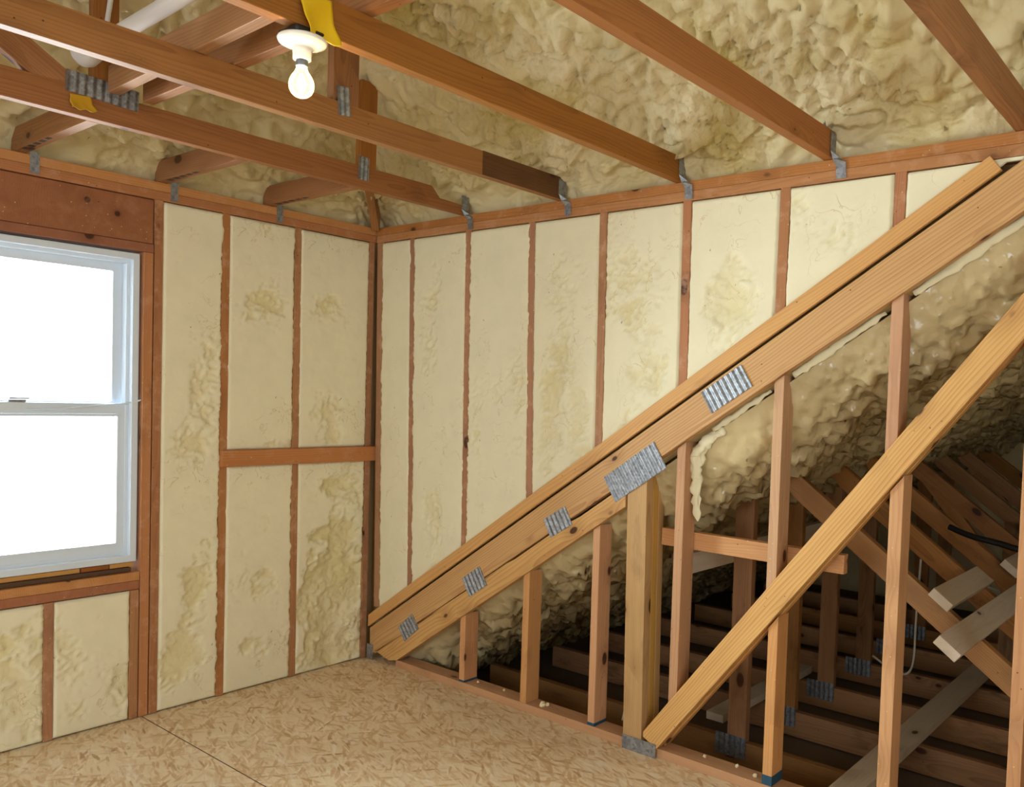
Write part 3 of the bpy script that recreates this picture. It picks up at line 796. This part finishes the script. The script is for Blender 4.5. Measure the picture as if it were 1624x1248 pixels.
# brace line: lower and upper edges
BA, BBt = Vector((1.879, .030)), Vector((3.137, 1.654))
BC, BD = Vector((1.800, .062)), Vector((2.762, 1.332))
bs = (1.654-.030)/(3.137-1.879)
br_lo = lambda x: .030+bs*(x-1.879)
br_hi = lambda x: .075+bs*(x-1.798)+.0
k4 = kstud(1.945, 1.937, .2595, mid_bottom, .038, 'orange stud above the foot of the diagonal brace, foam tongue hanging at its right')
def upper_k(xc, wdt, label):
    h_ = wdt/2
    z0, z1 = br_hi(xc-h_)+.003, br_hi(xc+h_)+.003
    o = prism('knee_wall_stud', 'y', [(xc-h_, z0), (xc+h_, z1), (xc+h_, mid_bottom(xc+h_)-.003), (xc-h_, mid_bottom(xc-h_)-.003)], .002, .089, (0, 1), M_STUD)
    return noted(o, label, 'stud')
def lower_k(xc, wdt, label):
    h_ = wdt/2
    o = prism('knee_wall_stud', 'y', [(xc-h_, .0385), (xc+h_, .0385), (xc+h_, br_lo(xc+h_)-.003), (xc-h_, br_lo(xc-h_)-.003)], .002, .089, (0, 1), M_STUD)
    return noted(o, label, 'stud')
bpy.data.objects.remove(k4)
upper_k(1.937, .039, 'orange stud above the foot of the diagonal brace, foam tongue hanging at its right')
upper_k(2.340, .038, 'orange stud between raking beam and diagonal brace, second bay from the post')
lower_k(2.356, .038, 'orange stud below the diagonal brace with blue paint at its foot')
upper_k(2.752, .040, 'orange stud between raking beam and diagonal brace, nearest the shiny foam')
lower_k(2.778, .044, 'pale stud standing under the diagonal brace, cut off at its lower edge')
lower_k(3.172, .040, 'pale stud cut by the right edge of the picture')
upper_k(3.172, .040, 'short stud over the diagonal brace at the right edge of the picture')
# doubled post
p1 = prism('built_up_post', 'y', [(1.712, .0385), (1.803, .0385), (1.786, mid_bottom(1.786)-.008), (1.692, mid_bottom(1.692)-.008)], -.010, .038, (-.02, 1), M_PINEPOST)
noted(p1, 'thick knotty yellow built-up post under the long silver plate', 'post')
prism('back_ply', 'y', [(1.712, .0385), (1.803, .0385), (1.786, mid_bottom(1.786)-.004), (1.692, mid_bottom(1.692)-.004)], .040, .078, (-.02, 1), M_PINEPOST, p1)
prism('back_ply', 'y', [(1.712, .0385), (1.803, .0385), (1.786, mid_bottom(1.786)-.004), (1.692, mid_bottom(1.692)-.004)], .080, .118, (-.02, 1), M_PINEPOST, p1)
# diagonal brace
db = prism('diagonal_brace', 'y', [(1.879, .040), (3.42, br_lo(3.42)), (3.42, br_hi(3.42)), (1.812, br_hi(1.812)), (1.812, .072)], YF, .030, (1, bs), M_PINE)
noted(db, 'yellow diagonal brace with bold grain rising from the post foot to the right edge', 'brace')
prism('back_ply', 'y', [(1.889, .040), (3.42, br_lo(3.42)+.004), (3.42, br_hi(3.42)-.004), (1.83, br_hi(1.83)-.006), (1.83, .085)], .036, .072, (1, bs), M_PINE, db)
# foot plate
fp = make_connector(Matrix.Translation((1.712, -.0135, .0)) @ Matrix.Rotation(math.radians(90), 4, 'X') , .165, .058, None, pitch=.08, thick=.001, mat=M_TIE)
fp.name = 'foot_plate'; noted(fp, 'flat grey steel plate at the foot of the post and brace', 'plate')
# blue painted ends
def paint(parent, x0, x1, z1):
    box('end_paint', (x0-.0006, .0014, .0388), (x1+.0006, .0896, z1), M_BLUE, parent, bev=0)
paint(k3, 1.515, 1.551, .052)
k6 = [o for o in C.objects if o.get('label') == 'orange stud below the diagonal brace with blue paint at its foot'][0]
paint(k6, 2.337, 2.375, .075)
k0 = [o for o in C.objects if o.get('label') == 'shortest orange stud under the low end of the raking beam'][0]
paint(k0, .717, .753, .048)

# foam tongue beside the fourth stud and foam lip along the beam edge
def blob(name, path, rads, mat, label, cat, flat=.5, sd=1):
    pts = [Vector(p) for p in path]; seg = 20; rings = []
    bm = bmesh.new(); o = pts[0].copy()
    dense = []
    for i in range(len(pts)-1):
        for k_ in range(6):
            t = k_/6; dense.append((pts[i].lerp(pts[i+1], t), rads[i]*(1-t)+rads[i+1]*t))
    dense.append((pts[-1], rads[-1]))
    allv = []
    for i, (p, r) in enumerate(dense):
        d = (dense[min(i+1, len(dense)-1)][0]-dense[max(i-1, 0)][0]).normalized()
        a = d.cross(Vector((0, 1, 0))).normalized(); b = d.cross(a)
        allv += [list(p+r*(a*math.cos(2*math.pi*q/seg)+flat*b*math.sin(2*math.pi*q/seg))) for q in range(seg)]
    V = np.array(allv); n = .8+1.3*(lumps(V+sd, .05)-.3)
    cen = np.repeat(np.array([list(p) for p, r in dense]), seg, 0)
    V = cen+(V-cen)*n[:, None]-np.array(o)
    bv = [bm.verts.new(v) for v in V]
    for i in range(len(dense)-1):
        for q in range(seg):
            bm.faces.new((bv[i*seg+q], bv[i*seg+(q+1) % seg], bv[(i+1)*seg+(q+1) % seg], bv[(i+1)*seg+q]))
    bm.faces.new(bv[:seg][::-1]); bm.faces.new(bv[-seg:])
    bmesh.ops.recalc_face_normals(bm, faces=bm.faces)
    for f in bm.faces: f.smooth = True
    me = bpy.data.meshes.new(name); bm.to_mesh(me); bm.free()
    at = me.attributes.new('skin', 'FLOAT', 'POINT'); at.data.foreach_set('value', np.full(len(me.vertices), .3, dtype=np.float32))
    return noted(link_mesh(name, me, mat, None, Matrix.Translation(o)), label, cat)
blob('foam_tongue', [(2.10, .05, 1.330), (2.03, .05, 1.29), (1.985, .05, 1.24), (1.975, .05, 1.17), (1.983, .05, 1.08), (1.990, .05, 1.00), (1.994, .05, .965)], [.012, .022, .026, .026, .022, .015, .006], M_FOAMWALL, 'pale foam tongue hanging down beside a stud under the raking beam', 'foam drip')
blob('foam_lip', [(x, .045, SL*x-.026) for x in (2.05, 2.12, 2.2, 2.29)], [.010, .014, .012, .006], M_FOAMWALL, 'pale curled foam lip along the beam edge, right of the hanging tongue', 'foam drip', sd=3)
blob('foam_lip', [(x, .045, SL*x-.024) for x in (2.375, 2.46, 2.56, 2.66, 2.70)], [.014, .018, .015, .013, .008], M_FOAMWALL, 'pale curled foam lip under the raking beam between two brace studs', 'foam drip', sd=5)
blob('foam_lip', [(x, .045, SL*x-.024) for x in (2.79, 2.9, 3.0, 3.1, 3.3)], [.012, .016, .022, .015, .013], M_FOAMWALL, 'pale curled foam lip under the raking beam at the upper right', 'foam drip', sd=6)

# ------------------------------------------------------------------ attic: blocking, trusses, braces
o = noted(beam('attic_block', (1.80, .110, .877), (2.575, .110, .873), .070, .037, (0, 0, 1), M_STUD), 'orange horizontal block behind the knee wall studs', 'blocking')
o = noted(beam('attic_brace', (1.905, .14, .775), (1.905, 2.6, .775), .085, .037, (0, 0, 1), M_GREYBOARD), 'grey-brown board running back from under the orange block into the attic', 'brace')
TY = [.505, 1.01, 1.48, 2.02, 2.53, 3.04, 3.55]
TL = ['nearest', 'second', 'third', 'fourth', 'fifth', 'sixth', 'furthest']
XA = 1.970; TZ = -.05
zf = lambda x: SL*x-.26
for i, y in enumerate(TY):
    tr = beam('attic_truss', (.45+.02*i, y, TZ-.06), (4.7, y, TZ-.06), .12, .038, (0, 0, 1), M_ATTIC)
    noted(tr, '%s truss from the knee wall in the dark attic' % TL[i], 'truss', 'attic trusses')
    xr0, zr0 = 2.15, 1.190+.008*i
    xe = 3.76; ze = zr0-.74*(xe-xr0)
    n = Vector((.74, 1)).normalized()
    w_ = .089
    prism('rafter', 'y', [(xr0, zr0), (xe, ze), (xe, ze-w_*1.23), (xr0+.04, zr0-w_*1.23-.03), (xr0-.03, zr0-.05)], y-.019, y+.019, (1, -.74), M_ATTIC, tr)
    beam('post', (XA, y, TZ+.001), (XA, y, zf(XA)+.08), .089, .038, (1, 0, 0), M_ATTIC, tr)
    beam('web', (XA+.30, y, 1.07), (3.15, y, TZ+.0), .07, .037, (0, 0, 1), M_ATTIC, tr) if i in (3, 5) else None
    if i in (1, 2, 4, 5, 6): beam('post', (2.62, y, TZ+.001), (2.62, y, .80), .089, .038, (1, 0, 0), M_ATTIC, tr) if i > 2 else None
    mw = frame((XA-.10, y-.0205, TZ-.075), (1, 0, 0), (0, 0, 1))
    make_connector(mw, .15, .095, tr, pitch=.026, thick=.003)
noted(box('attic_rail', (1.74, .62, -.049), (1.83, 1.62, -.012), M_GREYBOARD), 'short grey board lying across the attic chords behind the knee wall', 'board')
noted(prism('roof_brace', 'z', [(2.49, .14), (2.60, .14), (2.60, 2.55), (2.49, 2.55)], -.049, -.012, (0, 1), M_GREYBOARD), 'long pale board lying across the attic chords, running away from the knee wall', 'brace')
def rafter_brace(x0, z0, y0, y1, lab):
    d = Vector((1, 0, -.74)).normalized(); nn = Vector((.74, 0, 1)).normalized()
    zr = 1.190-.74*(x0-2.15)+z0
    c0 = Vector((x0, y0, zr)) + d*.0445 + nn*.0195
    noted(beam('rafter_brace', c0, c0+Vector((0, y1-y0, 0)), .089, .036, d, M_GREYBOARD), lab, 'brace')
rafter_brace(2.885, .009, .105, 1.9, 'longer pale board nailed across the sloping rafters, its cut end facing the room')
rafter_brace(2.765, .006, .44, 1.05, 'short pale board nailed across the sloping rafters, above the longer one')
rafter_brace(2.80, .02, 1.40, 2.6, 'pale board end high on the rafters, just left of the right-hand stud')
# web crossing near the knee wall (descends left to right behind the brace)
tube_o = tube('attic_cable', [(2.62, 1.23, .90), (2.72, 1.20, .875), (2.85, 1.17, .86), (2.95, 1.14, .85), (3.2, 1.12, .86), (3.6, 1.1, .88)], .014, M_DUCT); noted(tube_o, 'black cable looped over the rafters by the pale boards', 'cable')
o = tube('attic_cable', [(2.30, 1.9, .62), (2.29, 1.9, .3), (2.28, 1.9, .02), (2.2, 1.9, -.03), (2.08, 1.85, .05)], .006, M_CABLE); noted(o, 'thin pale cable hanging down by a truss post in the attic', 'cable')
o = tube('attic_cable', [(2.3, 2.3, .5), (2.6, 2.2, .46), (2.9, 2.2, .43), (3.2, 2.2, .42)], .005, M_CABLE); noted(o, 'thin pale cable crossing the attic behind the rafters', 'cable')
o = tube('attic_cable', [(1.60, .14, .04), (1.625, .13, .12), (1.645, .12, .19)], .004, M_CABLE); noted(o, 'short white wire sticking up beside the third knee wall stud', 'wire')
o = tube('attic_stick', [(1.655, .12, .18), (1.685, .115, .10), (1.695, .11, .03)], .005, M_PINE); noted(o, 'thin brown stick leaning near the foot of the post', 'stick')

# foam crumbs
def crumb(loc, r, lab):
    bm = bmesh.new(); bmesh.ops.create_icosphere(bm, subdivisions=2, radius=r)
    V = np.array([list(v.co) for v in bm.verts]); n = 1+.5*perlin(V/r*1.3+random.random()*50)
    for v, q in zip(bm.verts, n): v.co *= float(q)
    me = bpy.data.meshes.new('foam_crumb'); bm.to_mesh(me); bm.free()
    o = link_mesh('foam_crumb', me, M_CRUMB, None, Matrix.Translation(loc)); noted(o, lab, 'crumb', 'foam crumbs on the sole plate')
for x, y, r, cl in ((1.235, .03, .014, 'largest foam crumb, on the sole plate right of the second knee wall stud'), (1.245, .052, .009, 'small crumb touching the largest foam crumb on the sole plate'),
                    (.70, .03, .006, 'tiny foam crumb left of the shortest knee wall stud'), (.80, .05, .006, 'tiny foam crumb right of the shortest knee wall stud'), (.97, .055, .006, 'tiny foam crumb midway between the first and second knee wall studs'),
                    (2.06, .06, .007, 'foam crumb on the sole plate just right of the diagonal brace foot'), (2.20, .065, .007, 'foam crumb on the sole plate midway from brace foot to blue-footed stud'),
                    (2.29, .04, .008, 'foam crumb on the sole plate close left of the blue-footed stud'), (2.62, .05, .007, 'foam crumb on the sole plate in front of the long pale attic board')):
    crumb((x, y, .038+r*.6), r, cl)

# ------------------------------------------------------------------ ceiling joists (bottom chords of the roof trusses)
JX = [.665, 1.27, 1.88, 2.49, 3.10, 3.71]
JL = ['lowest ceiling joist, nearest the window wall, with a notched far end', 'second ceiling joist from the window wall, dark stained towards its far end',
      'ceiling joist that carries the bare bulb', 'knotty ceiling joist at top centre, black marks along its lower edge', 'ceiling joist crossing the top right corner', 'ceiling joist over the camera, beyond the picture']
joists = []
for i, x in enumerate(JX):
    z0 = HT+.001; h_ = .092
    poly = [(.012, z0), (-5.0, z0), (-5.0, z0+h_), (.012, z0+h_)]
    if i == 0: poly = [(.02, z0), (-5.0, z0), (-5.0, z0+h_), (-.22, z0+h_), (-.17, z0+.045), (.02, z0+.04)]
    j = prism('ceiling_joist', 'x', poly[::-1], x-.019, x+.019, (-1, 0), M_JOIST)
    noted(j, JL[i], 'joist'); joists.append(j)
    if i < 5:
        bm_ = bpy.data.meshes.new('joist_tie')
        bm = bmesh.new()
        xx = x+.0205
        pts = [[(xx, -.035, z0+.085), (xx, .012, z0+.085)], [(xx, -.035, z0+.02), (xx, .012, z0+.02)], [(xx+.004, -.022, z0-.006), (xx+.022, -.006, z0-.002)],
               [(xx+.010, -.0045, z0-.026), (xx+.044, -.0045, z0-.018)], [(xx+.012, -.0035, z0-.072), (xx+.046, -.0035, z0-.072)]]
        rows = [[bm.verts.new(p) for p in r_] for r_ in pts]
        for a, b in zip(rows, rows[1:]): bm.faces.new((a[0], a[1], b[1], b[0]))
        bmesh.ops.recalc_face_normals(bm, faces=bm.faces)
        ext = bmesh.ops.extrude_face_region(bm, geom=bm.faces[:])
        for e in ext['geom']:
            if isinstance(e, bmesh.types.BMVert): e.co += Vector((.0012, -.0012, 0))
        bmesh.ops.recalc_face_normals(bm, faces=bm.faces)
        bm.to_mesh(bm_); bm.free()
        link_mesh('joist_tie', bm_, M_TIE, j, Matrix.Identity(4))
# dark stained length on the second joist
zj = HT+.001
prism('stained_end', 'x', [(-.02, zj), (-.49, zj), (-.49, zj+.0925), (-.02, zj+.0925)][::-1], 1.2885, 1.2898, (-1, 0), wood('dark_stained_wood', (104, 66, 34), (62, 38, 20), contrast=.6), joists[1], bev=0)
# short jack joists on the left
for k_, (y, lab) in enumerate(((-1.64, 'short jack joist over the window, with black ink bars under it'), (-1.11, 'middle short jack joist between window wall and lowest ceiling joist'), (-.61, 'short jack joist nearest the room corner'), (-2.15, 'short jack joist left of the picture'))):
    j = prism('jack_joist', 'y', [(-.04, zj), (.644, zj), (.644, zj+.089), (.0, zj+.089), (-.04, zj+.05)], y-.019, y+.019, (1, 0), M_JOIST)
    noted(j, lab, 'joist')
    box('joist_tie', (.0005, y+.030, HT-.070), (.0025, y+.062, HT+.012), M_TIE, j, bev=0)
    for q in range(5):
        xq = .06+.055*q
        if xq < .34:
            box('ink_mark', (xq, y-.019, zj-.0006), (xq+.034, y+.004-.002*q, zj+.0004), M_BLACK, j, bev=0)
# hip board at the corner
noted(beam('hip_rafter', (.012, -.012, HT+.02), (.26, -.26, HT+.20), .038, .09, (1, 1, 0), M_JOIST), 'short piece of hip rafter rising out of the room corner', 'rafter')

# truss webs above the joists
A = joists[0]; B = joists[1]; D = joists[2]
beam('web', (.665, -.572, zj+.02), (.665, -.572, 2.74), .080, .037, (0, 1, 0), M_JOIST, A)
beam('web', (.665, -1.618, zj+.02), (.665, -1.618, 2.78), .080, .037, (0, 1, 0), M_JOIST, A)
beam('web', (.665, -1.70, zj+.06), (.665, -2.30, 2.72), .089, .036, (0, 0, 1), M_JOIST, A)
beam('web', (1.27, -1.118, zj+.02), (1.27, -1.118, 2.95), .098, .037, (0, 1, 0), M_JOIST, B)
connector([(105, 107), (220, 148), (220, 177), (104, 144)], 0, .6855, A, label='wide dull grey toothed plate')
connector([(536, 137), (555, 139), (555, 187), (536, 180)], 0, 1.2905, B, pitch=.02)
connector([(569, 248), (585, 250), (585, 290), (569, 282)], 0, .6855, A, pitch=.02)
connector([(500, -6), (527, 2), (527, 19), (500, 4)], 0, 1.9005, D, pitch=.02)
# cross braces on top of the joists
noted(beam('cross_brace', (.70, -1.600, 2.425), (1.855, -1.625, 2.425), .086, .037, (0, 0, 1), M_JOIST), 'orange cross brace on the joists, its end behind the light bulb', 'brace')
noted(beam('cross_brace', (.70, -1.49, 2.425), (2.4, -1.49, 2.425), .086, .037, (0, 0, 1), M_JOIST), 'darker cross brace on the joists behind the first, toward the far wall', 'brace')
# pipe
def pipe():
    a = Vector((.70, -1.690, 2.482)); b = Vector((1.95, -1.664, 2.505))
    mw = frame(a, (0, 1, 0), (0, 0, 1))
    d = (b-a).normalized(); s_ = Vector((0, 1, 0)); 
    z = d; x = s_; y = z.cross(x)
    mw = Matrix(((x[0], y[0], z[0], a[0]), (x[1], y[1], z[1], a[1]), (x[2], y[2], z[2], a[2]), (0, 0, 0, 1)))
    o = lathe('vent_pipe', [(.012, .003), (.042, 0), (.044, .01), (.040, .055), (.0235, .085), (.0235, (b-a).length)], mw, M_PVC, seg=40)
    noted(o, 'white plastic vent pipe slanting behind the upper joists', 'pipe')
    for q in range(10):
        an = 2*math.pi*q/10
        lathe('vent_hole', [(0.0001, -.0012), (.0035, -.001), (.0035, .0015)], mw @ Matrix.Translation((.037*math.cos(an), .037*math.sin(an), .0005)), M_BLACK, o, seg=10)
    return o
pipe()
noted(tube('white_cable', [(.69, -1.62, 2.60), (.69, -1.615, 2.64), (.70, -1.61, 2.70), (.70, -1.60, 2.74)], .008, M_PVC), 'short white cable clipped up a truss web at the top left', 'cable')

# yellow film hanging on the bulb joist
def sheet(name, pts, axis, val, mat, label, cat, bulge=.012):
    Q = [Vector(ray_plane(axis, val, *p)) for p in pts]   # tl, tr, br, bl
    nu, nv = 14, 18; V = []
    for i in range(nu+1):
        for j in range(nv+1):
            u_, v_ = i/nu, j/nv
            p = (Q[0]*(1-u_)+Q[1]*u_)*(1-v_)+(Q[3]*(1-u_)+Q[2]*u_)*v_
            p = p + Vector((bulge*math.sin(u_*5+v_*3)*v_+.014*v_*v_, .004*math.sin(v_*9)*v_, .003*math.sin(u_*14)*v_))
            V.append(list(p))
    V = np.array(V); org = V[0].copy()
    o = grid_mesh(name, V-org, nu+1, nv+1, mat, mw=Matrix.Translation(Vector(org)))
    s = o.modifiers.new('thickness', 'SOLIDIFY'); s.thickness = .0012
    return noted(o, label, cat)
sheet('yellow_tape', [(474, -12), (526, 2), (531, 80), (485, 52)], 0, 1.906, M_YELLOW, 'bright yellow plastic strip hanging beside the light bulb', 'tape')
sheet('yellow_tape', [(111, 148), (144, 154), (150, 180), (110, 171)], 0, .690, M_YELLOWDULL, 'dull yellow tape patch below the wide grey plate on the lowest joist', 'tape', .004)

# ------------------------------------------------------------------ bare bulb on a porcelain holder
def bulb():
    c = Vector((1.868, -1.655, zj+.012))
    root = bpy.data.objects.new('light_fixture', None); C.objects.link(root); root.location = c
    bpy.context.view_layer.update()
    noted(root, 'bare lit bulb in a white porcelain holder hanging from a ceiling joist', 'light fixture')
    T = lambda z: Matrix.Translation(c+Vector((0, 0, z)))
    box('junction_box', c+Vector((-.042, -.042, -.030)), c+Vector((.042, .042, -.0135)), M_BLACK, root, bev=.006)
    lathe('lamp_holder', [(.001, -.030), (.056, -.030), (.058, -.034), (.055, -.040), (.040, -.046), (.026, -.052), (.022, -.058), (.021, -.078), (.018, -.080), (.001, -.080)], T(0), M_PORC, root, 48)
    lathe('bulb_cap', [(.001, -.080), (.0135, -.080), (.0145, -.085), (.0135, -.088), (.0145, -.092), (.0135, -.095), (.001, -.096)], T(0), M_TIE, root, 24)
    k = NT('bulb_glass')
    t = k.add('ShaderNodeBsdfTransparent'); t.inputs[0].default_value = (1, .97, .88, 1)
    g = k.add('ShaderNodeBsdfGlossy'); g.inputs['Roughness'].default_value = .05
    mx = k.add('ShaderNodeMixShader'); fr = k.add('ShaderNodeFresnel'); fr.inputs[0].default_value = 1.5
    em = k.add('ShaderNodeEmission'); em.inputs[0].default_value = (1, .74, .38, 1); em.inputs[1].default_value = 1.3
    ad = k.add('ShaderNodeAddShader')
    k.lk(fr.outputs[0], mx.inputs[0]); k.lk(t.outputs[0], mx.inputs[1]); k.lk(g.outputs[0], mx.inputs[2])
    k.lk(mx.outputs[0], ad.inputs[0]); k.lk(em.outputs[0], ad.inputs[1]); k.lk(ad.outputs[0], k.n['Material Output'].inputs[0])
    lathe('bulb_glass', [(.013, -.094), (.0135, -.100), (.017, -.108), (.024, -.118), (.0285, -.128), (.030, -.138), (.0285, -.149), (.024, -.158), (.016, -.165), (.007, -.1685), (.0001, -.169)], T(0), k.m, root, 40)
    lathe('filament', [(.0001, -.112), (.004, -.114), (.008, -.126), (.0105, -.137), (.009, -.147), (.004, -.153), (.0001, -.154)], T(0), M_FIL, root, 16)
    l = bpy.data.lights.new('bulb_light', 'POINT'); l.energy = 7; l.color = (1, .72, .40); l.shadow_soft_size = .012
    lo = bpy.data.objects.new('bulb_light', l); C.objects.link(lo); lo.location = c+Vector((0, 0, -.136))
bulb()
